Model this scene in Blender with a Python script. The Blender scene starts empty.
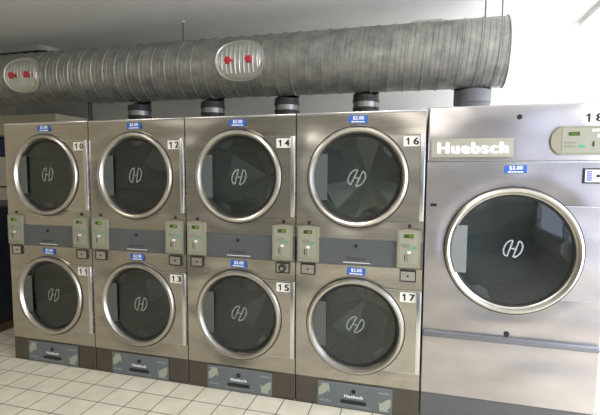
import bpy, bmesh, math, random
from mathutils import Vector, Matrix
random.seed(5)
PI = math.pi
S = bpy.context.scene
COL = S.collection

# ------------------------------------------------------------------ materials
def new_mat(name):
    m = bpy.data.materials.new(name); m.use_nodes = True
    nt = m.node_tree; nt.nodes.clear()
    out = nt.nodes.new('ShaderNodeOutputMaterial')
    return m, nt, out

def N(nt, kind, **kw):
    n = nt.nodes.new('ShaderNode' + kind)
    for k, v in kw.items(): setattr(n, k, v)
    return n

def pos_scaled(nt, sx, sy, sz, off=(0, 0, 0)):
    g = N(nt, 'NewGeometry'); mp = N(nt, 'Mapping')
    mp.inputs['Scale'].default_value = (sx, sy, sz); mp.inputs['Location'].default_value = off
    nt.links.new(g.outputs['Position'], mp.inputs['Vector'])
    return mp.outputs['Vector']

def principled(name, col, rough=.5, metal=0., spec=.5, noise=0., nscale=8, bump=0., bscale=40, coat=0.):
    m, nt, out = new_mat(name)
    b = N(nt, 'BsdfPrincipled')
    b.inputs['Base Color'].default_value = (*col, 1); b.inputs['Roughness'].default_value = rough
    b.inputs['Metallic'].default_value = metal; b.inputs['Specular IOR Level'].default_value = spec
    if coat: b.inputs['Coat Weight'].default_value = coat
    nt.links.new(b.outputs[0], out.inputs[0])
    v = pos_scaled(nt, 1, 1, 1)
    if noise:
        n = N(nt, 'TexNoise'); n.inputs['Scale'].default_value = nscale; n.inputs['Detail'].default_value = 5
        nt.links.new(v, n.inputs['Vector'])
        r = N(nt, 'ValToRGB')
        r.color_ramp.elements[0].position = .3; r.color_ramp.elements[1].position = .7
        r.color_ramp.elements[0].color = (*[c * (1 - noise) for c in col], 1)
        r.color_ramp.elements[1].color = (*[min(1, c * (1 + noise)) for c in col], 1)
        nt.links.new(n.outputs[0], r.inputs[0]); nt.links.new(r.outputs[0], b.inputs['Base Color'])
    if bump:
        n = N(nt, 'TexNoise'); n.inputs['Scale'].default_value = bscale; n.inputs['Detail'].default_value = 3
        nt.links.new(v, n.inputs['Vector'])
        bp = N(nt, 'Bump'); bp.inputs['Strength'].default_value = bump; bp.inputs['Distance'].default_value = .01
        nt.links.new(n.outputs[0], bp.inputs['Height']); nt.links.new(bp.outputs[0], b.inputs['Normal'])
    return m

def steel(name, col, rough, wave=.006, brush=.25):
    """sheet stainless: horizontal brushing plus the slow dents of thin panels"""
    m, nt, out = new_mat(name)
    b = N(nt, 'BsdfPrincipled'); b.inputs['Metallic'].default_value = 1
    nt.links.new(b.outputs[0], out.inputs[0])
    # brushing
    n1 = N(nt, 'TexNoise'); n1.inputs['Scale'].default_value = 1; n1.inputs['Detail'].default_value = 3
    nt.links.new(pos_scaled(nt, 1.2, 1.2, 420), n1.inputs['Vector'])
    mr = N(nt, 'MapRange'); mr.inputs['To Min'].default_value = rough - .02; mr.inputs['To Max'].default_value = rough + .02
    nt.links.new(n1.outputs[0], mr.inputs['Value']); nt.links.new(mr.outputs[0], b.inputs['Roughness'])
    # smears and fingermarks
    n3 = N(nt, 'TexNoise'); n3.inputs['Scale'].default_value = 5; n3.inputs['Detail'].default_value = 6
    nt.links.new(pos_scaled(nt, 1, 1, 2.4), n3.inputs['Vector'])
    r = N(nt, 'ValToRGB')
    r.color_ramp.elements[0].position = .3; r.color_ramp.elements[1].position = .72
    r.color_ramp.elements[0].color = (*[c * .88 for c in col], 1); r.color_ramp.elements[1].color = (*col, 1)
    nt.links.new(n3.outputs[0], r.inputs[0]); nt.links.new(r.outputs[0], b.inputs['Base Color'])
    b.inputs['Anisotropic'].default_value = .75
    tg = N(nt, 'CombineXYZ'); tg.inputs[2].default_value = 1; nt.links.new(tg.outputs[0], b.inputs['Tangent'])
    # slow waves
    n2 = N(nt, 'TexNoise'); n2.inputs['Scale'].default_value = 1; n2.inputs['Detail'].default_value = 1
    nt.links.new(pos_scaled(nt, 1.7, 1.7, 3.6), n2.inputs['Vector'])
    b1 = N(nt, 'Bump'); b1.inputs['Strength'].default_value = 1; b1.inputs['Distance'].default_value = wave
    nt.links.new(n2.outputs[0], b1.inputs['Height'])
    b2 = N(nt, 'Bump'); b2.inputs['Strength'].default_value = brush; b2.inputs['Distance'].default_value = .0006
    nt.links.new(n1.outputs[0], b2.inputs['Height']); nt.links.new(b1.outputs[0], b2.inputs['Normal'])
    nt.links.new(b2.outputs[0], b.inputs['Normal'])
    return m

def glass_mat(name, tint, ior=1.5, rough=.02):
    m, nt, out = new_mat(name)
    t = N(nt, 'BsdfTransparent'); t.inputs[0].default_value = (*tint, 1)
    g = N(nt, 'BsdfGlossy'); g.inputs['Roughness'].default_value = rough; g.inputs['Color'].default_value = (.95, .97, 1, 1)
    f = N(nt, 'Fresnel'); f.inputs[0].default_value = ior
    mx = N(nt, 'MixShader')
    nt.links.new(f.outputs[0], mx.inputs[0]); nt.links.new(t.outputs[0], mx.inputs[1]); nt.links.new(g.outputs[0], mx.inputs[2])
    nt.links.new(mx.outputs[0], out.inputs[0])
    return m

def etched_mat(name, col, fac):
    m, nt, out = new_mat(name)
    t = N(nt, 'BsdfTransparent'); d = N(nt, 'BsdfDiffuse'); d.inputs[0].default_value = (*col, 1)
    mx = N(nt, 'MixShader'); mx.inputs[0].default_value = fac
    nt.links.new(t.outputs[0], mx.inputs[1]); nt.links.new(d.outputs[0], mx.inputs[2]); nt.links.new(mx.outputs[0], out.inputs[0])
    return m

def emit_mat(name, col, s):
    m, nt, out = new_mat(name)
    e = N(nt, 'Emission'); e.inputs[0].default_value = (*col, 1); e.inputs[1].default_value = s
    nt.links.new(e.outputs[0], out.inputs[0]); return m

def tile_mat():
    m, nt, out = new_mat('beige floor tile')
    b = N(nt, 'BsdfPrincipled'); nt.links.new(b.outputs[0], out.inputs[0])
    br = N(nt, 'TexBrick'); br.offset = 0; br.squash = 1
    br.inputs['Scale'].default_value = 1
    br.inputs['Brick Width'].default_value = .1965; br.inputs['Row Height'].default_value = .19
    br.inputs['Mortar Size'].default_value = .0034; br.inputs['Mortar Smooth'].default_value = .1
    br.inputs['Bias'].default_value = 0
    br.inputs['Color1'].default_value = (.73, .685, .56, 1); br.inputs['Color2'].default_value = (.77, .725, .605, 1)
    br.inputs['Mortar'].default_value = (.10, .085, .065, 1)
    nt.links.new(pos_scaled(nt, 1, 1, 1, (-1.54 + .1965 * 20, .19 * 40, 0)), br.inputs['Vector'])
    n = N(nt, 'TexNoise'); n.inputs['Scale'].default_value = 7; n.inputs['Detail'].default_value = 6
    nt.links.new(pos_scaled(nt, 1, 1, 1), n.inputs['Vector'])
    mr = N(nt, 'MapRange'); mr.inputs['From Min'].default_value = .3; mr.inputs['From Max'].default_value = .7
    mr.inputs['To Min'].default_value = .9; mr.inputs['To Max'].default_value = 1.06
    nt.links.new(n.outputs[0], mr.inputs['Value'])
    mu = N(nt, 'MixRGB'); mu.blend_type = 'MULTIPLY'; mu.inputs[0].default_value = 1
    nt.links.new(br.outputs['Color'], mu.inputs[1]); nt.links.new(mr.outputs[0], mu.inputs[2])
    nt.links.new(mu.outputs[0], b.inputs['Base Color'])
    b.inputs['Roughness'].default_value = .38
    inv = N(nt, 'Math', operation='SUBTRACT'); inv.inputs[0].default_value = 1
    nt.links.new(br.outputs['Fac'], inv.inputs[1])
    bp = N(nt, 'Bump'); bp.inputs['Strength'].default_value = .6; bp.inputs['Distance'].default_value = .003
    nt.links.new(inv.outputs[0], bp.inputs['Height']); nt.links.new(bp.outputs[0], b.inputs['Normal'])
    return m

def duct_mat():
    m, nt, out = new_mat('galvanised duct')
    b = N(nt, 'BsdfPrincipled'); b.inputs['Metallic'].default_value = .55; b.inputs['Roughness'].default_value = .42
    nt.links.new(b.outputs[0], out.inputs[0])
    n = N(nt, 'TexNoise'); n.inputs['Scale'].default_value = 9; n.inputs['Detail'].default_value = 8; n.inputs['Roughness'].default_value = .65
    nt.links.new(pos_scaled(nt, 1, 1, 1), n.inputs['Vector'])
    r = N(nt, 'ValToRGB'); e = r.color_ramp.elements
    e[0].position = .32; e[0].color = (.23, .23, .22, 1); e[1].position = .7; e[1].color = (.46, .448, .40, 1)
    nt.links.new(n.outputs[0], r.inputs[0])
    # rust streaks in a few bands along the run
    n2 = N(nt, 'TexNoise'); n2.inputs['Scale'].default_value = 1; n2.inputs['Detail'].default_value = 4
    nt.links.new(pos_scaled(nt, 7, 1.2, 1.2, (3.3, 0, 0)), n2.inputs['Vector'])
    r2 = N(nt, 'ValToRGB'); r2.color_ramp.elements[0].position = .62; r2.color_ramp.elements[1].position = .78
    r2.color_ramp.elements[1].color = (.55, .55, .55, 1)
    nt.links.new(n2.outputs[0], r2.inputs[0])
    mx = N(nt, 'MixRGB'); mx.inputs[2].default_value = (.27, .20, .135, 1)
    nt.links.new(r2.outputs[0], mx.inputs[0]); nt.links.new(r.outputs[0], mx.inputs[1]); nt.links.new(mx.outputs[0], b.inputs['Base Color'])
    return m

def drum_mat():
    m, nt, out = new_mat('perforated drum')
    b = N(nt, 'BsdfPrincipled'); b.inputs['Metallic'].default_value = .25; b.inputs['Roughness'].default_value = .5
    nt.links.new(b.outputs[0], out.inputs[0])
    tc = N(nt, 'TexCoord'); sp = N(nt, 'SeparateXYZ'); nt.links.new(tc.outputs['Object'], sp.inputs[0])
    pr = []
    for ax in ('X', 'Y', 'Z'):
        a = N(nt, 'Math', operation='MULTIPLY'); a.inputs[1].default_value = 420
        nt.links.new(sp.outputs[ax], a.inputs[0])
        s = N(nt, 'Math', operation='SINE'); nt.links.new(a.outputs[0], s.inputs[0]); pr.append(s)
    ad = N(nt, 'Math', operation='ADD'); nt.links.new(pr[0].outputs[0], ad.inputs[0]); nt.links.new(pr[2].outputs[0], ad.inputs[1])
    ad2 = N(nt, 'Math', operation='ADD'); nt.links.new(ad.outputs[0], ad2.inputs[0]); nt.links.new(pr[1].outputs[0], ad2.inputs[1])
    gt = N(nt, 'Math', operation='GREATER_THAN'); gt.inputs[1].default_value = 1.25; nt.links.new(ad2.outputs[0], gt.inputs[0])
    mx = N(nt, 'MixRGB'); mx.inputs[1].default_value = (.80, .82, .77, 1); mx.inputs[2].default_value = (.6, .62, .58, 1)
    nt.links.new(gt.outputs[0], mx.inputs[0]); nt.links.new(mx.outputs[0], b.inputs['Base Color'])
    return m

M = {}
M['steel'] = steel('brushed stainless steel', (.525, .49, .44), .27, .05, .06)
M['steel_door'] = steel('brushed stainless door skin', (.545, .51, .46), .25, .035, .06)
M['steel_big'] = steel('bright stainless steel', (.565, .525, .535), .30, .034, .06)
M['steel_kick'] = steel('dull dark stainless kick plate', (.165, .148, .135), .38, .004)
M['steel_kick_big'] = principled('grey painted kick plate', (.125, .125, .135), .4, .3)
M['chrome'] = principled('polished door ring', (.54, .51, .465), .28, 1., noise=.05, nscale=14)
M['handle'] = principled('polished handle strip', (.76, .76, .77), .25, 1.)
M['gasket'] = principled('black rubber gasket', (.012, .012, .013), .5)
M['seam_shadow'] = principled('black seam', (.01, .01, .01), .7)
M['glass'] = glass_mat('tinted door glass', (.79, .83, .80), 1.6)
M['glass_big'] = glass_mat('tinted large door glass', (.80, .85, .87), 1.7)
M['etch'] = etched_mat('etched white print', (.5, .54, .5), .30)
M['etch_big'] = etched_mat('etched white print on large glass', (.6, .63, .68), .42)
M['hinge'] = principled('grey enamel hinge cover', (.095, .103, .098), .4)
M['hinge_big'] = principled('pale grey enamel hinge cover', (.21, .225, .225), .4)
M['drum'] = drum_mat()
M['baffle'] = principled('galvanised baffle', (.66, .68, .63), .5, .2)
M['hole'] = principled('dark perforation', (.05, .05, .05), .8)
M['dark'] = principled('dark interior', (.03, .03, .03), .8)
M['band'] = principled('blue grey service panel', (.092, .10, .102), .36, 0, .5, noise=.06, nscale=5)
M['lint'] = principled('slate blue lint door', (.135, .155, .165), .35, 0, .5, noise=.06, nscale=6)
M['ctrl'] = principled('putty plastic control box', (.265, .25, .185), .45)
M['ctrl_face'] = principled('pale khaki control face', (.30, .295, .23), .4)
M['lcd'] = principled('olive display glass', (.06, .075, .022), .25)
M['lcd_on'] = emit_mat('lit green digits', (.30, .62, .06), .55)
M['green'] = principled('green start button', (.06, .36, .23), .4)
M['white'] = principled('white plastic', (.8, .8, .78), .4)
M['grey_print'] = principled('grey print', (.27, .28, .24), .5)
M['black'] = principled('black plastic', (.012, .012, .014), .4)
M['chromelock'] = principled('satin metal lock face', (.62, .60, .56), .32, 1.)
M['label'] = principled('blue price label', (.03, .12, .46), .45)
M['text_white'] = principled('white lettering', (.86, .86, .86), .5)
M['text_black'] = principled('black digits', (.012, .012, .014), .5)
M['sticker'] = principled('white number sticker', (.82, .80, .75), .5)
M['cream_print'] = principled('pale sage arrow print', (.36, .38, .30), .5)
M['faint'] = principled('faint print', (.27, .31, .32), .5)
M['dark_print'] = principled('dark print', (.05, .055, .06), .5)
M['badge'] = principled('putty badge plate', (.33, .315, .26), .4, .4)
M['badge18'] = principled('pale putty badge plate', (.46, .43, .355), .4, .5)
M['bar'] = principled('grey rounded trim bar', (.17, .175, .20), .35, .3)
M['duct'] = duct_mat()
M['hatch'] = principled('shiny galvanised hatch', (.66, .66, .63), .33, .85, noise=.08, nscale=12)
M['red'] = principled('red plastic knob', (.62, .035, .05), .35)
M['rubber'] = principled('black rubber sleeve', (.022, .022, .025), .45)
M['clamp'] = principled('bright clamp band', (.27, .27, .27), .4, 1.)
M['grey_sleeve'] = principled('dusty grey flexible sleeve', (.15, .15, .165), .5, .2, noise=.15, nscale=20)
M['rod'] = principled('zinc rod', (.16, .16, .16), .4, .7)
M['matte'] = principled('white tape', (.85, .85, .83), .5)
M['wall'] = principled('cream painted wall', (.62, .56, .42), .6, noise=.04, nscale=2.5, bump=.06, bscale=90)
M['reflect_strip'] = principled('dark grey wainscot', (.13, .13, .125), .5)
M['wall_far'] = principled('grey painted wall', (.46, .46, .43), .6)
M['wall_white'] = principled('white painted wall', (.74, .73, .70), .6, noise=.03, nscale=2.5, bump=.06, bscale=90)
M['ceil'] = principled('off white painted ceiling', (.76, .755, .73), .65, noise=.03, nscale=3, bump=.18, bscale=110)
M['floor'] = tile_mat()
M['frame'] = principled('white window frame', (.7, .7, .7), .4)
M['navy'] = principled('dark navy enamel', (.018, .022, .034), .35)
M['wood'] = principled('brown varnished wood', (.10, .06, .03), .45, noise=.25, nscale=18)
M['sign'] = principled('navy sign face', (.03, .035, .10), .4, noise=.5, nscale=14)
M['tube'] = emit_mat('fluorescent tube', (1, .93, .8), 6)
M['pale_frame'] = principled('pale metal hatch frame', (.5, .5, .46), .5)

# ------------------------------------------------------------------ mesh helpers
CACHE = {}
def link(name, me, mat, parent=None):
    o = bpy.data.objects.new(name, me); COL.objects.link(o)
    if mat is not None and not me.materials: me.materials.append(mat)
    if parent is not None: o.parent = parent
    return o

def finish(bm, name, smooth=True, ang=32):
    if len(bm.faces) > 1: bmesh.ops.recalc_face_normals(bm, faces=bm.faces)
    me = bpy.data.meshes.new(name); bm.to_mesh(me); bm.free()
    if smooth:
        for p in me.polygons: p.use_smooth = True
        me.set_sharp_from_angle(angle=math.radians(ang))
    return me

def obj(name, bm, mat, parent=None, smooth=True, ang=32):
    return link(name, finish(bm, name, smooth, ang), mat, parent)

def cached(key, name, fn, mat, parent, smooth=True):
    if key not in CACHE: CACHE[key] = finish(fn(), name, smooth)
    return link(name, CACHE[key], mat, parent)

def box(bm, x0, x1, y0, y1, z0, z1, bev=0., seg=2):
    vs = [bm.verts.new((x, y, z)) for x in (x0, x1) for y in (y0, y1) for z in (z0, z1)]
    fs = [(0, 1, 3, 2), (4, 6, 7, 5), (0, 4, 5, 1), (2, 3, 7, 6), (0, 2, 6, 4), (1, 5, 7, 3)]
    faces = [bm.faces.new([vs[i] for i in f]) for f in fs]
    if bev:
        es = {e for f in faces for e in f.edges}
        bmesh.ops.bevel(bm, geom=list(es), offset=bev, segments=seg, affect='EDGES', profile=.5)
    return bm

def B(*a, **k): return box(bmesh.new(), *a, **k)

def lathe(bm, prof, cx, cz, n=96, cy=0., closed=False):
    """profile of (radius, y) spun about the Y direction through (cx, cz)"""
    rings = []
    for r, y in prof:
        if r < 1e-6: rings.append([bm.verts.new((cx, cy + y, cz))] * n)
        else: rings.append([bm.verts.new((cx + r * math.cos(2 * PI * i / n), cy + y, cz + r * math.sin(2 * PI * i / n))) for i in range(n)])
    pairs = list(zip(rings, rings[1:])) + ([(rings[-1], rings[0])] if closed else [])
    for a, b in pairs:
        for i in range(n):
            j = (i + 1) % n
            q = []
            for v in (a[i], a[j], b[j], b[i]):
                if v not in q: q.append(v)
            if len(q) > 2: bm.faces.new(q)
    return bm

def lathe_z(bm, prof, cx, cy, n=40):
    rings = []
    for r, z in prof:
        if r < 1e-6: rings.append([bm.verts.new((cx, cy, z))] * n)
        else: rings.append([bm.verts.new((cx + r * math.cos(2 * PI * i / n), cy + r * math.sin(2 * PI * i / n), z)) for i in range(n)])
    for a, b in zip(rings, rings[1:]):
        for i in range(n):
            j = (i + 1) % n; q = []
            for v in (a[i], a[j], b[j], b[i]):
                if v not in q: q.append(v)
            if len(q) > 2: bm.faces.new(q)
    return bm

def prism(bm, pts, y0, y1):
    """closed outline of (x, z), extruded from y0 (front) to y1"""
    a = [bm.verts.new((x, y0, z)) for x, z in pts]; b = [bm.verts.new((x, y1, z)) for x, z in pts]
    n = len(pts)
    bm.faces.new(a); bm.faces.new(b[::-1])
    for i in range(n): bm.faces.new((a[i], a[(i + 1) % n], b[(i + 1) % n], b[i]))
    return bm

def rounded(x0, x1, z0, z1, r, n=6):
    pts = []
    for cx, cz, a0 in ((x1 - r, z0 + r, -PI / 2), (x1 - r, z1 - r, 0), (x0 + r, z1 - r, PI / 2), (x0 + r, z0 + r, PI)):
        for i in range(n + 1):
            a = a0 + PI / 2 * i / n; pts.append((cx + r * math.cos(a), cz + r * math.sin(a)))
    return pts

def annular_plate(bm, outer, hole_r, cx, cz, y0, y1, angs):
    """plate whose outline is outer(angle) with a round hole, with thickness"""
    n = len(angs); L = []
    for fn in (outer, lambda a: hole_r):
        for y in (y0, y1):
            L.append([bm.verts.new((cx + fn(a) * math.cos(a), y, cz + fn(a) * math.sin(a))) for a in angs])
    of, ob, hf, hb = L
    for i in range(n):
        j = (i + 1) % n
        bm.faces.new((of[i], of[j], hf[j], hf[i])); bm.faces.new((ob[i], hb[i], hb[j], ob[j]))
        bm.faces.new((of[i], ob[i], ob[j], of[j])); bm.faces.new((hf[i], hf[j], hb[j], hb[i]))
    return bm

def dished_panel(bm, outer, hole_r, cx, cz, y0, y1, angs, R, depth=.008, w=.05):
    """annular plate whose face is drawn in toward the door ring"""
    ts = [0, .06, .12, .2, .3, .42, .56, .72, .88, 1]; L = []
    for t in ts:
        ring = []
        for a in angs:
            o_ = outer(a); r = hole_r + (o_ - hole_r) * t
            d = depth * math.exp(-((max(0, r - R)) / w) ** 2 * 1.0) * (1 - t ** 3)
            ring.append(bm.verts.new((cx + r * math.cos(a), y0 + d, cz + r * math.sin(a))))
        L.append(ring)
    bk = [bm.verts.new((cx + outer(a) * math.cos(a), y1, cz + outer(a) * math.sin(a))) for a in angs]
    hb = [bm.verts.new((cx + hole_r * math.cos(a), y1, cz + hole_r * math.sin(a))) for a in angs]
    L = [hb] + L + [bk]; n = len(angs)
    for A, C_ in zip(L, L[1:]):
        for i in range(n):
            j = (i + 1) % n; bm.faces.new((A[i], A[j], C_[j], C_[i]))
    return bm

def ray_rect(x0, x1, z0, z1):
    def f(a):
        c, s = math.cos(a), math.sin(a); t = 1e9
        if c > 1e-9: t = min(t, x1 / c)
        if c < -1e-9: t = min(t, x0 / c)
        if s > 1e-9: t = min(t, z1 / s)
        if s < -1e-9: t = min(t, z0 / s)
        return t
    return f

def angles(extra, n=96):
    return sorted(set([round(2 * PI * i / n, 6) for i in range(n)] + [round(e % (2 * PI), 6) for e in extra]))

def tube(bm, pts, r, n=8):
    pts = [Vector(p) for p in pts]; rings = []
    for i, p in enumerate(pts):
        t = (pts[min(i + 1, len(pts) - 1)] - pts[max(i - 1, 0)]).normalized()
        u = t.orthogonal().normalized() if i == 0 else (u - t * u.dot(t)).normalized()
        w = t.cross(u)
        rings.append([bm.verts.new(p + (u * math.cos(2 * PI * k / n) + w * math.sin(2 * PI * k / n)) * r) for k in range(n)])
    for a, b in zip(rings, rings[1:]):
        for k in range(n): bm.faces.new((a[k], a[(k + 1) % n], b[(k + 1) % n], b[k]))
    bm.faces.new(rings[0][::-1]); bm.faces.new(rings[-1])
    return bm

def text_me(body, x0, x1, z0, z1, y, bold=.02, depth=.0008):
    key = ('text', body, round(x1 - x0, 4), round(z1 - z0, 4), bold, round(x0, 4), round(z0, 4), y)
    if key in CACHE: return CACHE[key]
    if body == '1':
        me = bpy.data.meshes.new('lettering')
        P = [(0, .62), (.0, .78), (.28, .84), (.5, 1), (1, 1), (1, 0), (.48, 0), (.48, .68)]
        bm = prism(bmesh.new(), [(x0 + px * (x1 - x0), z0 + pz * (z1 - z0)) for px, pz in P], y - depth, y)
        bmesh.ops.recalc_face_normals(bm, faces=bm.faces); bm.to_mesh(me); bm.free()
        CACHE[key] = me; return me
    c = bpy.data.curves.new('lettering', 'FONT'); c.body = body; c.size = 1; c.resolution_u = 4; c.extrude = .05
    c.space_character = 1 + bold * 2.2
    o = bpy.data.objects.new('lettering', c); COL.objects.link(o)
    dg = bpy.context.evaluated_depsgraph_get(); dg.update()
    me = bpy.data.meshes.new_from_object(o.evaluated_get(dg))
    bpy.data.objects.remove(o); bpy.data.curves.remove(c)
    bm = bmesh.new()
    for k, (dx, dz) in enumerate(((0, 0), (-bold, 0), (bold, 0), (-bold / 2, bold * .5), (bold / 2, -bold * .5))):
        n0 = len(bm.verts); bm.from_mesh(me); bm.verts.ensure_lookup_table()
        for v in bm.verts[n0:]: v.co.x += dx; v.co.y += dz; v.co.z -= .004 * k
    bm.to_mesh(me); bm.free()
    xs = [v.co.x for v in me.vertices]; ys = [v.co.y for v in me.vertices]
    ax, bx, ay, by = min(xs), max(xs), min(ys), max(ys)
    for v in me.vertices:
        X = x0 + (v.co.x - ax) / (bx - ax) * (x1 - x0); Z = z0 + (v.co.y - ay) / (by - ay) * (z1 - z0)
        v.co = (X, y - (v.co.z + .07) / .12 * depth, Z)
    CACHE[key] = me
    return me

def lettering(name, body, x0, x1, z0, z1, y, mat, parent, bold=.02):
    me = text_me(body, x0, x1, z0, z1, y, bold)
    return link(name, me, mat, parent)

def thing(name, label, cat, loc=(0, 0, 0), group=None):
    o = bpy.data.objects.new(name, None); COL.objects.link(o); o.location = loc; o.empty_display_size = .1
    o['label'] = label; o['category'] = cat
    if group: o['group'] = group
    return o

def tag(o, label, cat, group=None):
    o['label'] = label; o['category'] = cat
    if group: o['group'] = group
    return o

def struct(name, bm, mat, smooth=False):
    o = obj(name, bm, mat, None, smooth); o['kind'] = 'structure'; return o

def pivot(o, loc, rot_y=0.):
    o.location = loc; o.rotation_euler = (0, rot_y, 0); return o

# ------------------------------------------------------------------ the setting
XL, XR, YB, YF, ZC = -2.3, 5.3, 2.12, -6.2, 2.97
struct('floor', B(XL - .1, XR + .1, YF - .1, YB + .1, -.1, 0), M['floor'])
struct('ceiling', B(XL - .1, XR + .1, YF - .1, YB + .1, ZC, ZC + .1), M['ceil'])
struct('wall_back', B(XL - .1, XR + .1, YB, YB + .1, 0, ZC), M['wall_white'])
struct('wall_left', B(XL - .1, XL, YF, YB, 0, ZC), M['wall'])
struct('wall_front', B(XL - .1, XR + .1, YF - .1, YF, 0, ZC), M['wall_far'])
struct('reflect_trim', B(XL, XR, YF, YF + .03, 0, 1.0), M['reflect_strip'])  # unseen dark strip, added for the steel and glass to reflect
WY0, WY1, WZ0, WZ1 = -2.4, 1.9, .12, 2.72       # the shop windows in the right wall
VY0, VY1 = -6.0, -3.0
bm = bmesh.new()
box(bm, XR, XR + .1, YF, VY0, 0, ZC); box(bm, XR, XR + .1, VY1, WY0, 0, ZC); box(bm, XR, XR + .1, WY1, YB, 0, ZC)
box(bm, XR, XR + .1, VY0, VY1, 0, .5); box(bm, XR, XR + .1, VY0, VY1, WZ1, ZC)
box(bm, XR, XR + .1, WY0, WY1, 0, WZ0); box(bm, XR, XR + .1, WY0, WY1, WZ1, ZC)
struct('wall_right', bm, M['wall_white'])
bm = bmesh.new()
for k in range(5):
    y = WY0 + (WY1 - WY0) * k / 4
    box(bm, XR - .02, XR + .05, y - .03, y + .03, WZ0, WZ1)
box(bm, XR - .02, XR + .05, WY0, WY1, WZ0, WZ0 + .06); box(bm, XR - .02, XR + .05, WY0, WY1, WZ1 - .06, WZ1)
struct('window_1', bm, M['frame'])
bm = bmesh.new()
for y in (VY0, (VY0 + VY1) / 2, VY1): box(bm, XR - .02, XR + .05, y - .03, y + .03, .5, WZ1)
box(bm, XR - .02, XR + .05, VY0, VY1, .5, .56); box(bm, XR - .02, XR + .05, VY0, VY1, WZ1 - .06, WZ1)
struct('window_2', bm, M['frame'])
struct('trim_1', B(XL, -1.10, 1.6, YB, 2.0, 2.235), M['wall'])          # pale ledge on the back wall, left
struct('trim_2', B(XL, XL + .02, -1, YB, 1.31, 1.335), M['wood'])

# ------------------------------------------------------------------ dryers
def logo_bm(s):
    """slanted H whose two stems close into half-round bowls"""
    bm = bmesh.new()
    sl = .18
    def P(x, z): return ((x + sl * z) * s, 0, z * s)
    for sgn in (-1, 1):
        pts = [P(sgn * .30, -.95 if sgn < 0 else .95)]
        if sgn < 0:
            arc = [(-.30, -.92)] + [(-.30 - .60 * math.sin(t), -.92 * math.cos(t)) for t in [PI * k / 14 for k in range(1, 14)]] + [(-.36, .85)]
        else:
            arc = [(.30, .92)] + [(.30 + .60 * math.sin(t), .92 * math.cos(t)) for t in [PI * k / 14 for k in range(1, 14)]] + [(.36, -.85)]
        tube(bm, [P(x, z) for x, z in arc], .085 * s, 6)
        tube(bm, [P(sgn * .30, -.92), P(sgn * .30, .92)], .085 * s, 6)
    tube(bm, [P(-.3, 0), P(.3, 0)], .085 * s, 6)
    for v in bm.verts: v.co.y *= .12
    return bm

def pane_bm(r, y):
    bm = bmesh.new()
    box_ = [bm.verts.new((r * math.cos(2 * PI * i / 72), y, r * math.sin(2 * PI * i / 72))) for i in range(72)]
    f_ = bm.faces.new(box_); f_.normal_update()
    if f_.normal.y > 0: f_.normal_flip()
    return bm

def drum_bm(r, y0, y1):
    bm = bmesh.new()
    lathe(bm, [(r * .84, y0), (r, y0 + .01), (r, y1)], 0, 0, 64)
    return bm

def back_bm(r, y1):
    bm = bmesh.new(); c = bm.verts.new((0, y1 - (.10 if r < .38 else .02), 0)); n = 12; v = []
    for i in range(n):
        a = 2 * PI * (i + (.22 if i % 2 else 0)) / n
        v.append(bm.verts.new((r * 1.02 * math.cos(a), y1 + (.0 if i % 4 < 2 else (-.17 if r < .38 else -.035)), r * 1.02 * math.sin(a))))
    for i in range(n): bm.faces.new((c, v[i], v[(i + 1) % n]))
    return bm

def baffle_bm(r, y0, y1):
    bm = bmesh.new()
    w, h = r * .34, r * .31
    sec = [(-w, -r * .94), (-.025, -r + h), (.025, -r + h), (w, -r * .94)]
    a = [bm.verts.new((x, y0, z)) for x, z in sec]; b = [bm.verts.new((x, y1, z)) for x, z in sec]
    bm.faces.new(a); bm.faces.new(b[::-1])
    for i in range(3): bm.faces.new((a[i], a[i + 1], b[i + 1], b[i]))
    return bm

def hinge_bm(R, chord, half, y, th=.006):
    a0 = math.asin(min(1, half / R))
    pts = [(-chord, -half)] + [(-R * math.cos(a), R * math.sin(a)) for a in [-a0 + 2 * a0 * i / 16 for i in range(17)]] + [(-chord, half)]
    return prism(bmesh.new(), pts[::-1], y, y + th)

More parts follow.
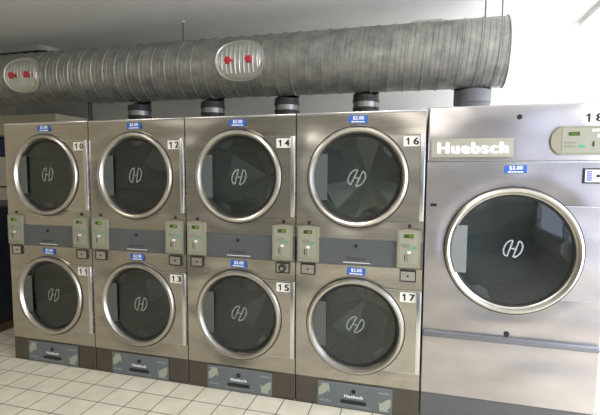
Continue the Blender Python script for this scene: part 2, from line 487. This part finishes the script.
def door(parent, cx, cz, R, tab_x, tab_h, chord, half, steelm, glassm, etchm, hingem, logo_s, logo_off, logo_rot, tag_key, handle=True, rw=.046, rec=.018):
    """round glazed door: pulled-out tab on the right, chrome ring, gasket, glass"""
    k = R / .315
    tabang = math.atan2(tab_h, tab_x)
    rr = R + .004
    extra = [tabang, -tabang]
    if tab_h < rr: extra += [math.asin(tab_h / rr), -math.asin(tab_h / rr)]
    rf = ray_rect(-9, tab_x, -tab_h, tab_h)
    outer = lambda a: max(rr, rf(a)) if math.cos(a) > 0 else rr
    d = cached((tag_key, 'door'), 'door', lambda: annular_plate(bmesh.new(), outer, R - .03 * k, 0, 0, -.006, .009, angles(extra)), steelm, parent)
    d.location = (cx, 0, cz)
    prof = [(R + .0, -.006), (R - .002, -.016), (R - rw * .18, -.025), (R - rw * .4, -.029), (R - rw * .64, -.024), (R - rw * .82, -.011), (R - rw * .95, rec - .012), (R - rw, rec + .008)]
    cached((tag_key, 'ring'), 'door_ring', lambda: lathe(bmesh.new(), prof, 0, 0, 128), M['chrome'], d)
    cached((tag_key, 'seam_shadow'), 'seam_shadow', lambda: lathe(bmesh.new(), [(R + .0045, -.0062), (R + .0045, -.0085), (R - .001, -.0085), (R - .001, -.0062)], 0, 0, 128, closed=True), M['seam_shadow'], d)  # black ring laid in place of the shadow in the gap round the door
    cached((tag_key, 'gasket'), 'gasket', lambda: lathe(bmesh.new(), [(R - rw + .002, rec - .008), (R - rw - .003, rec - .011), (R - rw - .008, rec - .009), (R - rw - .012, rec), (R - rw + .002, rec + .008)], 0, 0, 96, closed=True), M['gasket'], d)
    g = cached((tag_key, 'glass'), 'glass', lambda: pane_bm(R - rw, rec), glassm, d, False)
    lg = cached((tag_key, 'logo', logo_s), 'etched_logo', lambda: logo_bm(logo_s), etchm, d)
    pivot(lg, (logo_off[0], rec - .0025, logo_off[1]), logo_rot)
    cached((tag_key, 'hinge'), 'hinge_cover', lambda: hinge_bm(R - rw + .004, chord, half, rec - .018), hingem, d)
    for z in (-tab_h, tab_h):
        cached((tag_key, 'edge', z), 'edge_trim', lambda: B(math.sqrt(max(0, rr * rr - tab_h * tab_h)) - .004, tab_x, -.0085, -.0055, z - .0016, z + .0016), M['handle'], d, False)
    if handle:
        def hb():
            bm = bmesh.new()
            box(bm, tab_x - .028, tab_x, -.022, -.005, -tab_h, tab_h, .004)
            return bm
        cached((tag_key, 'handle'), 'handle', hb, M['handle'], d)
    return d, g

def drum(parent, cx, cz, r, y0, y1, rot):
    d = cached(('drum', r), 'drum', lambda: drum_bm(r, y0, y1 + .01), M['drum'], parent); pivot(d, (cx, 0, cz), rot)
    cached(('back', r), 'drum_back', lambda: back_bm(r, y1), M['baffle'], d, False)
    for i in range(3):
        b = cached(('baffle', r), 'baffle', lambda: baffle_bm(r, y0 + .03, y1 - .02), M['baffle'], d); b.rotation_euler = (0, i * 2 * PI / 3, 0)
    return d

def price_label(parent, cx, cz, text, tilt, y=-.001, w=.117, h=.047, rows=((-.042, .012), (.016, .046))):
    p = link('price_label', CACHE.setdefault(('plabel', w), finish(prism(bmesh.new(), rounded(-w / 2, w / 2, -h / 2, h / 2, .003, 2), -.0012, 0), 'price_label', False)), M['label'], parent)
    pivot(p, (cx, y, cz), tilt)
    lettering('price_lettering', text, -.032, .036, -.006, .019, -.0014, M['text_white'], p, .035)
    def fine():
        bm = bmesh.new(); x = -.04
        for wd in (.016, .008, .017, .012, .014):
            box(bm, x, x + wd, -.0022, -.0014, -.0185, -.0115); x += wd + .003
        return bm
    cached('fine print', 'small_print', fine, M['text_white'], p, False)
    return p

def number_sticker(parent, num, x0, z0, y, w=.047, h=.06, gap=.0015):
    def plates():
        bm = bmesh.new(); box(bm, 0, w, -.001, 0, 0, h); box(bm, w + gap, 2 * w + gap, -.001, 0, 0, h); return bm
    p = cached(('plates', w), 'number_sticker', plates, M['sticker'], parent, False); p.location = (x0, y, z0)
    for i, ch in enumerate(num):
        a = i * (w + gap); nw = .019 if ch == '1' else .033
        nw *= w / .047
        lettering('digit', ch, a + w / 2 - nw / 2, a + w / 2 + nw / 2, h * .14, h * .86, -.0012, M['text_black'], p, .045)
    return p

def control_box(parent, x0, x1, z0, z1, flip):
    w, h = x1 - x0, z1 - z0
    def body():
        pts = [(0, 0), (w, 0), (w, h - .008)] + [(w * (1 - t / 8), h - .008 + .008 * math.sin(PI * t / 8)) for t in range(1, 8)] + [(0, h - .008)]
        bm = prism(bmesh.new(), pts, -.024, 0)
        fr = [f for f in bm.faces if all(abs(v.co.y + .024) < 1e-5 for v in f.verts)]
        es = [e for f in fr for e in f.edges]
        bmesh.ops.bevel(bm, geom=es, offset=.005, segments=2, affect='EDGES')
        return bm
    c = cached(('cbox', w), 'control_box', body, M['ctrl'], parent); c.location = (x0, 0, z0)
    m = .017
    cached(('cface', w), 'control_face', lambda: prism(bmesh.new(), rounded(m, w - m, .03, h - .018, .004, 3), -.0252, -.0235), M['ctrl_face'], c, False)
    lcd = cached(('lcd', w), 'display', lambda: B(w * .30, w * .70, -.0268, -.025, h * .785, h * .88), M['lcd'], c, False)
    lettering('display_digits', '88', w * .50, w * .66, h * .80, h * .865, -.0272, M['lcd_on'], lcd, .05)
    cached(('startb', w), 'start_button', lambda: prism(bmesh.new(), rounded(w * .66, w * .84, h * .51, h * .56, .005, 3), -.028, -.025), M['green'], c)
    def keys():
        bm = bmesh.new()
        for i in range(3):
            for j in range(2):
                cx, cz = w * (.27 + .13 * i), h * (.545 + .065 * j)
                lathe(bm, [(.0062, -.0255), (.0062, -.0275), (.0045, -.0275), (.0045, -.0255)], cx, cz, 14)
        return bm
    cached(('keys', w), 'keypad', keys, M['grey_print'], c)
    cached(('coinplate', w), 'coin_plate', lambda: prism(bmesh.new(), rounded(w * .44, w * .60, h * .385, h * .45, .004, 3), -.029, -.025), M['white'], c)
    cached(('slot', w), 'coin_slot', lambda: B(w * .335, w * .365, -.027, -.025, h * .20, h * .36), M['black'], c, False)
    cached(('slotb', w), 'card_slot', lambda: B(w * .60, w * .622, -.027, -.025, h * .2, h * .40), M['grey_print'], c, False)
    def slide():
        bm = bmesh.new(); box(bm, w * .42, w * .56, -.0285, -.025, h * .17, h * .375, .002, 1); return bm
    cached(('slide', w), 'return_chute', slide, M['badge'], c)
    return c

def coin_box(parent, cx, cz, round_lock=False):
    def fr():
        return annular_frame(.048, .0345, .042, .0285, -.012, 0)
    c = cached('coinframe', 'coin_box', fr, M['black'], parent, False); c.location = (cx, 0, cz)
    cached('coinface', 'coin_door', lambda: B(-.042, .042, -.009, -.002, -.0285, .0285), M['chromelock'], c, False)
    if round_lock:
        cached('roundlock', 'lock', lambda: lathe(bmesh.new(), [(.026, -.009), (.026, -.02), (.019, -.024), (.019, -.018), (.010, -.018), (.010, -.03), (0, -.03)], 0, 0, 32), M['rubber'], c)
        cached('roundcore', 'lock_core', lambda: lathe(bmesh.new(), [(.0125, -.018), (.0125, -.032), (.004, -.034), (0, -.034)], 0, 0, 24), M['chromelock'], c)
    else:
        cached('smalllock', 'lock', lambda: lathe(bmesh.new(), [(.0065, -.009), (.0065, -.013), (0, -.013)], 0, 0, 20), M['black'], c)
    return c

def annular_frame(ox, oz, ix, iz, y0, y1):
    bm = bmesh.new()
    box(bm, -ox, ox, y0, y1, iz, oz); box(bm, -ox, ox, y0, y1, -oz, -iz)
    box(bm, -ox, -ix, y0, y1, -iz, iz); box(bm, ix, ox, y0, y1, -iz, iz)
    return bm

def knob_lock(parent, x, z, r=.0085, y=0.):
    l = cached(('knoblock', r), 'lock', lambda: lathe(bmesh.new(), [(r * 1.3, 0), (r * 1.3, -.003), (r, -.004), (r, -.010), (r * .5, -.011), (0, -.011)], 0, 0, 24), M['black'], parent)
    l.location = (x, y, z); return l

def arrow_bm(x0, x1, z0, z1, y, flip):
    pts = [(0, .0), (0, .58), (.30, .86), (.14, 1.0), (.92, 1.0), (1.0, .28), (.84, .46), (.62, .30), (.36, .14)]
    if flip: pts = [(1 - a, 1 - b) for a, b in pts]
    return prism(bmesh.new(), [(x0 + a * (x1 - x0), z0 + b * (z1 - z0)) for a, b in pts], y - .0008, y)

W, H, HB = .80, 1.90, .184
ZU, ZL, DCX, RD = 1.5, .553, .391, .311
G0, G1 = .0035, .7965

def stack_dryer(k, nums, label, logo, spin, round_lock=False):
    t = thing('stack_dryer', label, 'dryer', (k * W, 0, 0), 'double stack tumble dryers in a row')
    HR = RD - .028
    def shell():
        bm = bmesh.new()
        def panel(z0, z1, cz):
            f = ray_rect(G0 - DCX, G1 - DCX, z0 - cz, z1 - cz)
            cor = [math.atan2(b - cz, a - DCX) for a in (G0, G1) for b in (z0, z1)]
            dished_panel(bm, f, HR, DCX, cz, 0, .02, angles(cor), RD)
        panel(1.113, H, ZU); panel(HB, .945, ZL)
        box(bm, G0, G1, .004, .02, .94, 1.115)
        box(bm, G0, G0 + .012, .02, 1.31, HB, H); box(bm, G1 - .012, G1, .02, 1.31, HB, H)
        box(bm, G0, G1, .02, 1.31, H - .012, H); box(bm, G0, G1, 1.30, 1.315, 0, H)
        box(bm, G0, G1, .02, 1.31, HB, HB + .012)
        return bm
    cached('stack shell', 'cabinet', shell, M['steel'], t)
    cached('top lip', 'top_edge', lambda: B(G0, G1, -.003, .03, H - .012, H + .002, .004), M['handle'], t)
    kp = cached('kick', 'kick_plate', lambda: B(G0, G1, .002, .06, 0, HB - .002, .002, 1), M['steel_kick'], t)
    kp['label'] = 'dull dark steel kick plate'
    # service band
    sb = cached('band', 'service_panel', lambda: B(G0 + .001, G1 - .001, -.003, .004, .947, 1.111, .002, 1), M['band'], t)
    sb['label'] = 'blue grey service panel between the two doors'
    knob_lock(sb, .394, 1.071, y=-.003)
    lettering('brand_lettering', 'Huebsch', .332, .452, .980, 1.003, -.003, M['dark_print'], sb, .045)
    cached('bandline', 'white_rule', lambda: B(.312, .482, -.0042, -.003, .9625, .9665), M['text_white'], sb, False)
    for x0, x1 in ((.016, .156), (.643, .783)):
        control_box(t, x0, x1, .953, 1.189, x0 < .1)
        knob_lock(t, (x0 + x1) / 2 + .003, 1.208, .008)
    coin_box(t, .084, .905); coin_box(t, .712, .902, round_lock)
    # doors
    for (cz, num, lo, sp) in ((ZU, nums[0], logo[0], spin[0]), (ZL, nums[1], logo[1], spin[1])):
        d, g = door(t, DCX, cz, RD, .4045, .259, .186, .146, M['steel_door'], M['glass'], M['etch'], M['hinge'], .055, lo[:2], lo[2], 'sd')
        number_sticker(d, num, .278, .187, -.0062)
        drum(t, DCX, cz, .33, .06, .72, sp)
    price_label(t, .394, 1.855, '$2.00', 0.02 * (k - 1.5))
    price_label(t, .396, .908, '$2.00', (.03, -.02, .025, .02)[k])
    # lint door in the kick plate
    ld = cached('lint', 'lint_door', lambda: B(.153, .636, -.006, .002, .004, .170, .002, 1), M['lint'], t)
    ld['label'] = 'slate blue lint door in the kick plate'
    knob_lock(ld, .393, .122, .011, -.006)
    lettering('brand_lettering', 'Huebsch', .332, .452, .078, .098, -.006, M['text_white'], ld, .05)
    cached('pullslot', 'pull_slot', lambda: prism(bmesh.new(), rounded(.312, .474, .042, .061, .004, 3), -.014, -.006), M['black'], ld)
    cached('lintrule', 'white_rule', lambda: B(.29, .50, -.0072, -.006, .026, .030), M['faint'], ld, False)
    cached('arrow_a', 'arrow_print', lambda: arrow_bm(.163, .237, .068, .156, -.006, False), M['cream_print'], ld, False)
    cached('arrow_b', 'arrow_print', lambda: arrow_bm(.553, .628, .022, .108, -.006, True), M['cream_print'], ld, False)
    def fp(x, z):
        bm = bmesh.new()
        for i, wd in enumerate((.008, .012, .010, .013, .010)):
            box(bm, x, x + wd, -.0068, -.006, z, z + (.013 if i % 2 else .010)); x += wd + .005
        return bm
    cached('lp1', 'small_print', lambda: fp(.170, .035), M['faint'], ld, False)
    cached('lp2', 'small_print', lambda: fp(.548, .132), M['faint'], ld, False)
    return t

stack_dryer(0, ('10', '11'), 'stainless double-stack dryer numbered 10 above 11, leftmost of the row', ((.004, .006, .0), (.014, .004, .1)), (.3, 1.0))
stack_dryer(1, ('12', '13'), 'stainless double-stack dryer numbered 12 above 13, second from the left', ((-.006, .004, 0.), (.012, .0, .05)), (.9, .1))
stack_dryer(2, ('14', '15'), 'stainless double-stack dryer numbered 14 above 15, with a round black lock', ((.004, -.004, .08), (.0, .004, .25)), (.55, 1.5), True)
stack_dryer(3, ('16', '17'), 'stainless double-stack dryer numbered 16 above 17, beside the large dryer', ((-.002, -.004, .25), (.004, .006, .3)), (.85 + PI, .35 + PI))

# ---- the large single dryer
T = thing('large_dryer', 'large stainless single-door dryer numbered 18 at the right end of the row', 'dryer', (3.2, 0, 0))
X0, X1, H18, CX, CZ, R18 = .008, .945, 1.913, .482, 1.087, .364
Y18 = -.004
bm = bmesh.new()
f = ray_rect(X0 - CX, X1 - CX, .582 - CZ, 1.591 - CZ)
dished_panel(bm, f, R18 - .03, CX, CZ, 0, .02, R=R18, angs=angles([math.atan2(b - CZ, a - CX) for a in (X0, X1) for b in (.582, 1.591)]))
box(bm, X0, X0 + .012, .02, 1.31, HB, H18 - .02); box(bm, X1 - .012, X1, .02, 1.31, HB, H18 - .02)
box(bm, X0, X1, .03, 1.31, H18 - .014, H18 - .002); box(bm, X0, X1, 1.30, 1.315, 0, H18 - .01)
obj('cabinet', bm, M['steel_big'], T)
obj('top_panel', B(X0, X1, -.001, .06, 1.595, H18, .012, 4), M['steel_big'], T)
obj('panel_edge', B(X0, X1, -.0035, .0, 1.590, 1.5955), M['handle'], T, False)
obj('lower_panel', B(X0, X1, -.002, .03, HB, .545, .002, 1), M['steel_big'], T)
obj('trim_bar', B(X0, X1, -.022, .01, .543, .583, .010, 3), M['bar'], T)
obj('kick_plate', B(X0, X1, .004, .06, 0, HB - .002, .002, 1), M['steel_kick_big'], T)
d18, g18 = door(T, CX, CZ, R18, .4625, .262, .240, .139, M['steel_big'], M['glass_big'], M['etch_big'], M['hinge_big'], .052, (.008, .013), .12, 'ld', handle=False, rw=.042, rec=.004)
drum(T, CX, CZ, .40, .06, .82, .5)
bp_ = obj('badge_plate', prism(bmesh.new(), rounded(.03, .470, 1.622, 1.728, .004, 3), -.0025, -.001), M['badge18'], T, False)
lettering('brand_lettering', 'Huebsch', .060, .445, 1.640, 1.708, -.0026, M['text_white'], bp_, .068)
price_label(T, .484, 1.552, '$3.80', -.02, w=.116, h=.044)
number_sticker(T, '18', .800, 1.797, -.0012, w=.053, h=.062)
knob_lock(T, .493, 1.842, .011, -.001); knob_lock(T, .476, .599, .012, 0)
obj('vent_slot', B(.031, .068, -.002, .0, 1.332, 1.349), M['black'], T, False)
# wide control panel with a rounded left end
bm = bmesh.new()
arc = [(.936, 1.629), (.936, 1.783)] + [(.70 - .05 * math.sin(PI * i / 16) - .0, 1.706 + .077 * math.cos(PI * i / 16)) for i in range(17)]
prism(bm, arc, -.02, -.001)
es = [e for fc in bm.faces if all(abs(v.co.y + .02) < 1e-5 for v in fc.verts) for e in fc.edges]
bmesh.ops.bevel(bm, geom=es, offset=.005, segments=2, affect='EDGES')
cp = obj('control_box', bm, M['ctrl'], T)
obj('control_face', prism(bmesh.new(), rounded(.703, .932, 1.642, 1.772, .003, 2), -.0212, -.0195), M['ctrl_face'], cp, False)
lc = obj('display', B(.733, .786, -.0228, -.021, 1.732, 1.752), M['lcd'], cp, False)
lettering('display_digits', '88', .745, .774, 1.735, 1.749, -.0232, M['lcd_on'], lc, .05)
obj('start_button', prism(bmesh.new(), rounded(.786, .812, 1.668, 1.681, .004, 3), -.024, -.021), M['green'], cp)
bm = bmesh.new()
for i in range(3):
    for j in range(2): lathe(bm, [(.006, -.0215), (.006, -.0235), (.0042, -.0235), (.0042, -.0215)], .722 + .021 * i, 1.675 + .02 * j, 14)
obj('keypad', bm, M['grey_print'], cp)
obj('coin_slot', B(.848, .856, -.0235, -.021, 1.674, 1.70), M['black'], cp, False)
obj('coin_plate', B(.842, .930, -.0228, -.021, 1.753, 1.766), M['white'], cp, False)
obj('return_chute', B(.868, .928, -.0228, -.021, 1.722, 1.738), M['white'], cp, False)
c = obj('coin_box', annular_frame(.061, .041, .054, .034, -.012, -.0005), M['black'], T, False); c.location = (.879, 0, 1.517)
obj('coin_door', B(-.054, .054, -.009, -.002, -.034, .034), M['white'], c, False)
obj('lock', lathe(bmesh.new(), [(.008, -.009), (.008, -.014), (0, -.014)], .008, 0, 20), M['black'], c)
bm = bmesh.new()
for i in range(5): box(bm, -.046, -.020, -.0102, -.009, -.026 + .011 * i, -.018 + .011 * i)
obj('small_print', bm, principled('blue instruction print', (.10, .12, .38), .5), c, False)

# ------------------------------------------------------------------ duct overhead
DX, DY, DZ, DR = 1.3, 1.1, 2.501, .267
duct = thing('exhaust_duct', 'long galvanised spiral exhaust duct hanging above the whole row of dryers', 'duct', (DX, DY, DZ))
duct.rotation_euler = (0, math.atan(.0075), 0)
XA, XB, PITCH = XL + .03 - DX, 3.785 - DX, .134
prof = [(0, .0), (.014, .0065), (.045, .0075), (.075, .0065), (.092, .0), (.120, -.004), (.136, -.004), (.146, .0), (.40, .0), (.415, -.0032), (.43, -.0032), (.445, .0), (.70, .0), (.715, -.0032), (.73, -.0032), (.745, .0)]
bm = bmesh.new(); NA = 96; rings = []
k = 0; k0 = int(math.floor(XA / PITCH)) - 2; k1 = int(math.ceil(XB / PITCH)) + 2
for kk in range(k0, k1):
    for u, dr in prof:
        ring = []
        for i in range(NA + 1):
            a = 2 * PI * i / NA
            x = (kk + u + i / NA) * PITCH
            x = min(max(x, XA), XB)
            r = DR + dr
            ring.append(bm.verts.new((x, -r * math.cos(a), r * math.sin(a))))
        rings.append(ring)
for a, b in zip(rings, rings[1:]):
    for i in range(NA):
        vs = [a[i], b[i], b[i + 1], a[i + 1]]
        if max(v.co.x for v in vs) - min(v.co.x for v in vs) < 1e-7: continue
        bm.faces.new(vs)
bmesh.ops.remove_doubles(bm, verts=bm.verts, dist=.0004)
loose = [v for v in bm.verts if not v.link_faces]
bmesh.ops.delete(bm, geom=loose, context='VERTS')
obj('spiral_pipe', bm, M['duct'], duct, True, 40)
obj('end_rim', tube(bmesh.new(), [(XB, -(DR + .004) * math.cos(2 * PI * i / 64), (DR + .004) * math.sin(2 * PI * i / 64)) for i in range(65)], .0035, 8), M['duct'], duct)

def hatch(xc, phi0=-.01, hw=.224, ha=.65):
    """access cover curved to the duct, ribbed, with two red knobs"""
    def fpt(s, q, r):
        a = phi0 + q * ha
        return (xc - DX + s * hw, -r * math.cos(a), r * math.sin(a))
    bm = bmesh.new(); n = 200; rings = []
    fr = [i / 44 for i in range(45)] + [1.0]
    for f_ in fr:
        ring = []
        for i in range(n):
            t = 2 * PI * i / n; e = 2 / 2.35
            s = math.copysign(abs(math.cos(t)) ** e, math.cos(t)) * f_; q = math.copysign(abs(math.sin(t)) ** e, math.sin(t)) * f_
            rr = DR + .022
            if .86 < f_ < .94: rr -= .006
            if f_ < .8: rr += .006 * max(0, math.cos(s * hw / .041 * 2 * PI)) ** 2 * min(1, max(0, (.66 - abs(q)) / .06))
            ring.append((s, q, rr))
        rings.append(ring)
    rings[-1] = [(s, q, DR - .002) for s, q, r in rings[-1]]
    c0 = bm.verts.new(fpt(0, 0, DR + .022)); prev = None
    for idx, ring in enumerate(rings[1:]):
        vs = [bm.verts.new(fpt(*p)) for p in ring]
        for i in range(n):
            j = (i + 1) % n
            if prev is None: bm.faces.new((c0, vs[i], vs[j]))
            else: bm.faces.new((prev[i], vs[i], vs[j], prev[j]))
        prev = vs
    h = obj('access_hatch', bm, M['hatch'], duct)
    h['label'] = 'shiny oval access hatch with red knobs'
    for s in (-.43, .43):
        kb = bmesh.new()
        lathe(kb, [(.012, 0), (.012, -.012), (.030, -.014), (.032, -.022), (.028, -.034), (.015, -.038), (0, -.038)], 0, 0, 40)
        for v in kb.verts:
            r = math.hypot(v.co.x, v.co.z)
            if r > .02:
                a = math.atan2(v.co.z, v.co.x); g = 1 + .13 * math.cos(6 * a); v.co.x *= g; v.co.z *= g
        o = obj('knob', kb, M['red'], h)
        o.location = fpt(s, -.04, DR + .022); o.rotation_euler = (-.02, 0, 0)
    return h
hatch(1.652); hatch(-.722, -.05)
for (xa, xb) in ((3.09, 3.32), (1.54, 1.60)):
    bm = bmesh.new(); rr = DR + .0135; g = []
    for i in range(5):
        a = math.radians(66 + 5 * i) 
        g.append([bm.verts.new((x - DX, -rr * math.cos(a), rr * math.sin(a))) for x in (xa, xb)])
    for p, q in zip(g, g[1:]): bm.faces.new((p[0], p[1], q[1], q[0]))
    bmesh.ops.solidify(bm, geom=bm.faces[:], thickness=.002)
    obj('white_patch', bm, M['matte'], duct)  # small white patch on the upper side of the duct

# sleeves between the dryers and the duct
SB = .095
def saddle(bm, zmin, base):
    for v in bm.verts:
        if v.co.z > zmin: v.co.z = 2.485 - math.sqrt((DR + .0115) ** 2 - (v.co.y + SB) ** 2) - base
    return bm

names = ('leftmost of the black rubber vent sleeves, behind dryer 10',
         'black rubber vent sleeve rising behind dryer 12', 'black rubber vent sleeve rising behind dryer 14',
         'black rubber vent sleeve with bright clamp rising behind dryer 16')
for x, lab in zip((.379, 1.206, 1.964, 2.695), names):
    t = thing('vent_sleeve', lab, 'vent pipe', (x, DY + SB, 1.902), 'black vent sleeves under the duct')
    cached('sl1', 'lower_sleeve', lambda: lathe_z(bmesh.new(), [(.108, 0), (.112, .01), (.112, .18), (.117, .185), (.117, .20), (.104, .204)], 0, 0), M['rubber'], t)
    cached('sl2', 'clamp_band', lambda: lathe_z(bmesh.new(), [(.105, .198), (.111, .201), (.111, .246), (.105, .249)], 0, 0), M['clamp'], t)
    cached('sl3', 'upper_sleeve', lambda: saddle(lathe_z(bmesh.new(), [(.104, .246), (.117, .25), (.117, .27), (.113, .275), (.113, .40)], 0, 0), .39, 1.902), M['rubber'], t)
t = thing('vent_sleeve', 'wide dusty grey flexible vent sleeve behind dryer 18 under the duct end', 'vent pipe', (3.571, DY + SB, 1.915))
bm = bmesh.new(); pr = [(.12, 0), (.145, .005)]
for i in range(7): pr += [(.145, .01 + .05 * i), (.139, .03 + .05 * i), (.147, .045 + .05 * i)]
pr = pr[:-8] + [(.145, .40)]
lathe_z(bm, pr, 0, 0); saddle(bm, .3, 1.915)
obj('flexible_sleeve', bm, M['grey_sleeve'], t)

# rods that hang the duct
for x, lab in ((.95, 'thin threaded rod hanging the duct, above dryers 12 and 13'),
               (3.637, 'left one of two thin rods hanging the right end of the duct'),
               (3.761, 'right one of two thin rods, at the very end of the duct')):
    z0 = DZ + DR - .0075 * (x - DX) + .004
    bm = bmesh.new(); tube(bm, [(0, 0, 0), (0, 0, ZC - z0)], .0055, 8)
    o = obj('hanger_rod', bm, M['rod'])
    o.location = (x, DY, z0); tag(o, lab, 'rod', 'rods hanging the duct')
    br = obj('rod_plate', lathe_z(bmesh.new(), [(0, -.012), (.014, -.012), (.018, 0), (0, 0)], 0, 0, 16), M['matte'], o); br.location = (0, 0, ZC - z0)

# black riser at the left, hatch on the ceiling, cabinet and sign by the left wall
o = obj('riser_pipe', lathe_z(bmesh.new(), [(0, 0), (.019, 0), (.019, 2.262), (0, 2.262)], 0, 0, 20), M['rubber'])
o.location = (-.153, DY, 0); tag(o, 'thin black pipe rising behind dryer 10 to the underside of the duct', 'pipe')
t = thing('ceiling_hatch', 'dark ceiling hatch with pale rounded frame above the left end of the duct', 'hatch', (-1.62, 1.655, ZC))
def flat_frame():
    bm = bmesh.new()
    o_ = rounded(-.65, .65, -.3, .3, .12, 8); i_ = rounded(-.615, .615, -.265, .265, .09, 8)
    A = [[bm.verts.new((x, y, z)) for x, y in L] for L in (o_, i_) for z in (-.05, 0)]
    n = len(o_)
    for i in range(n):
        j = (i + 1) % n
        bm.faces.new((A[0][i], A[0][j], A[2][j], A[2][i])); bm.faces.new((A[0][i], A[1][i], A[1][j], A[0][j]))
        bm.faces.new((A[2][i], A[2][j], A[3][j], A[3][i])); bm.faces.new((A[1][i], A[3][i], A[3][j], A[1][j]))
    return bm
obj('frame', flat_frame(), M['pale_frame'], t)
bm = bmesh.new(); bm.faces.new([bm.verts.new((x, y, -.012)) for x, y in rounded(-.63, .63, -.28, .28, .1, 8)])
bmesh.ops.solidify(bm, geom=bm.faces[:], thickness=.008)
obj('panel', bm, M['dark'], t, False)

t = thing('storage_cabinet', 'dark navy cabinet on a brown wooden plinth, left of dryer 10', 'cabinet', (-1.15, .75, 0))
obj('body', B(-.5, .5, -.75, .65, .075, 1.19, .012), M['navy'], t)
obj('plinth', B(-.49, .515, -.74, .64, 0, .075, .008), M['wood'], t)
t = thing('wall_sign', 'dark navy framed sign on the left wall above the navy cabinet', 'sign', (XL, 1.55, 1.73))
obj('frame', B(0, .02, -.42, .42, 0, .33, .004), M['black'], t)
obj('face', B(.02, .023, -.39, .39, .03, .30), M['sign'], t, False)

# fluorescent fittings: the corner of one shows at the upper right
def ceiling_light(x, y, lx, ly, label):
    t = thing('ceiling_light', label, 'light', (x, y, ZC))
    bm = bmesh.new()
    box(bm, -lx / 2, lx / 2, -ly / 2, -ly / 2 + .03, -.05, 0); box(bm, -lx / 2, lx / 2, ly / 2 - .03, ly / 2, -.05, 0)
    box(bm, -lx / 2, -lx / 2 + .03, -ly / 2 + .03, ly / 2 - .03, -.05, 0); box(bm, lx / 2 - .03, lx / 2, -ly / 2 + .03, ly / 2 - .03, -.05, 0)
    obj('frame', bm, M['frame'], t, False)
    obj('diffuser', B(-lx / 2 + .03, lx / 2 - .03, -ly / 2 + .03, ly / 2 - .03, -.035, -.02), M['tube'], t, False)
    return t
ceiling_light(4.86, 1.43, .55, 1.25, 'framed fluorescent ceiling light over the right end, cut by the photo corner')

# ------------------------------------------------------------------ light
def area(name, loc, rot, sx, sy, power, col):
    l = bpy.data.lights.new(name, 'AREA'); l.shape = 'RECTANGLE'; l.size = sx; l.size_y = sy; l.energy = power; l.color = col
    o = bpy.data.objects.new(name, l); COL.objects.link(o); o.location = loc; o.rotation_euler = rot; return o
area('window_daylight', (XR + .06, (WY0 + WY1) / 2, (WZ0 + WZ1) / 2), (0, PI / 2, 0), WZ1 - WZ0, WY1 - WY0, 230, (.90, .94, 1.0))
area('street_daylight', (XR + .06, (VY0 + VY1) / 2, (.5 + WZ1) / 2), (0, PI / 2, 0), WZ1 - .5, VY1 - VY0, 42, (.66, .76, 1.0))
area('shop_fluorescent', (.2, -1.7, ZC - .06), (0, 0, 0), 1.2, .3, 16, (1, .94, .82))
area('shop_fluorescent', (2.7, -1.8, ZC - .06), (0, 0, 0), 1.2, .3, 30, (1, .95, .86))
w = bpy.data.worlds.new('World'); S.world = w; w.use_nodes = True
w.node_tree.nodes['Background'].inputs[0].default_value = (.75, .85, 1, 1); w.node_tree.nodes['Background'].inputs[1].default_value = .6

# ------------------------------------------------------------------ camera
ya, pi_, ro, f = -.2705, -.0794, .0051, 423.93
fw = Vector((math.sin(ya) * math.cos(pi_), math.cos(ya) * math.cos(pi_), math.sin(pi_)))
rt = Vector((math.cos(ya), -math.sin(ya), 0)); up = rt.cross(fw)
r2 = rt * math.cos(ro) + up * math.sin(ro); u2 = up * math.cos(ro) - rt * math.sin(ro)
cam = bpy.data.cameras.new('camera'); co = bpy.data.objects.new('camera', cam); COL.objects.link(co)
cam.sensor_width = 36; cam.sensor_fit = 'HORIZONTAL'; cam.lens = 36 * f / 600
mt = Matrix((r2, u2, -fw)).transposed().to_4x4(); mt.translation = Vector((3.1568, -2.6317, 1.5205))
co.matrix_world = mt
S.camera = co

S.view_settings.view_transform = 'Standard'; S.view_settings.look = 'None'
S.view_settings.exposure = 0; S.view_settings.gamma = 1; S.view_settings.use_curve_mapping = False
S.cycles.use_denoising = True
S.cycles.max_bounces = 8; S.cycles.transparent_max_bounces = 12
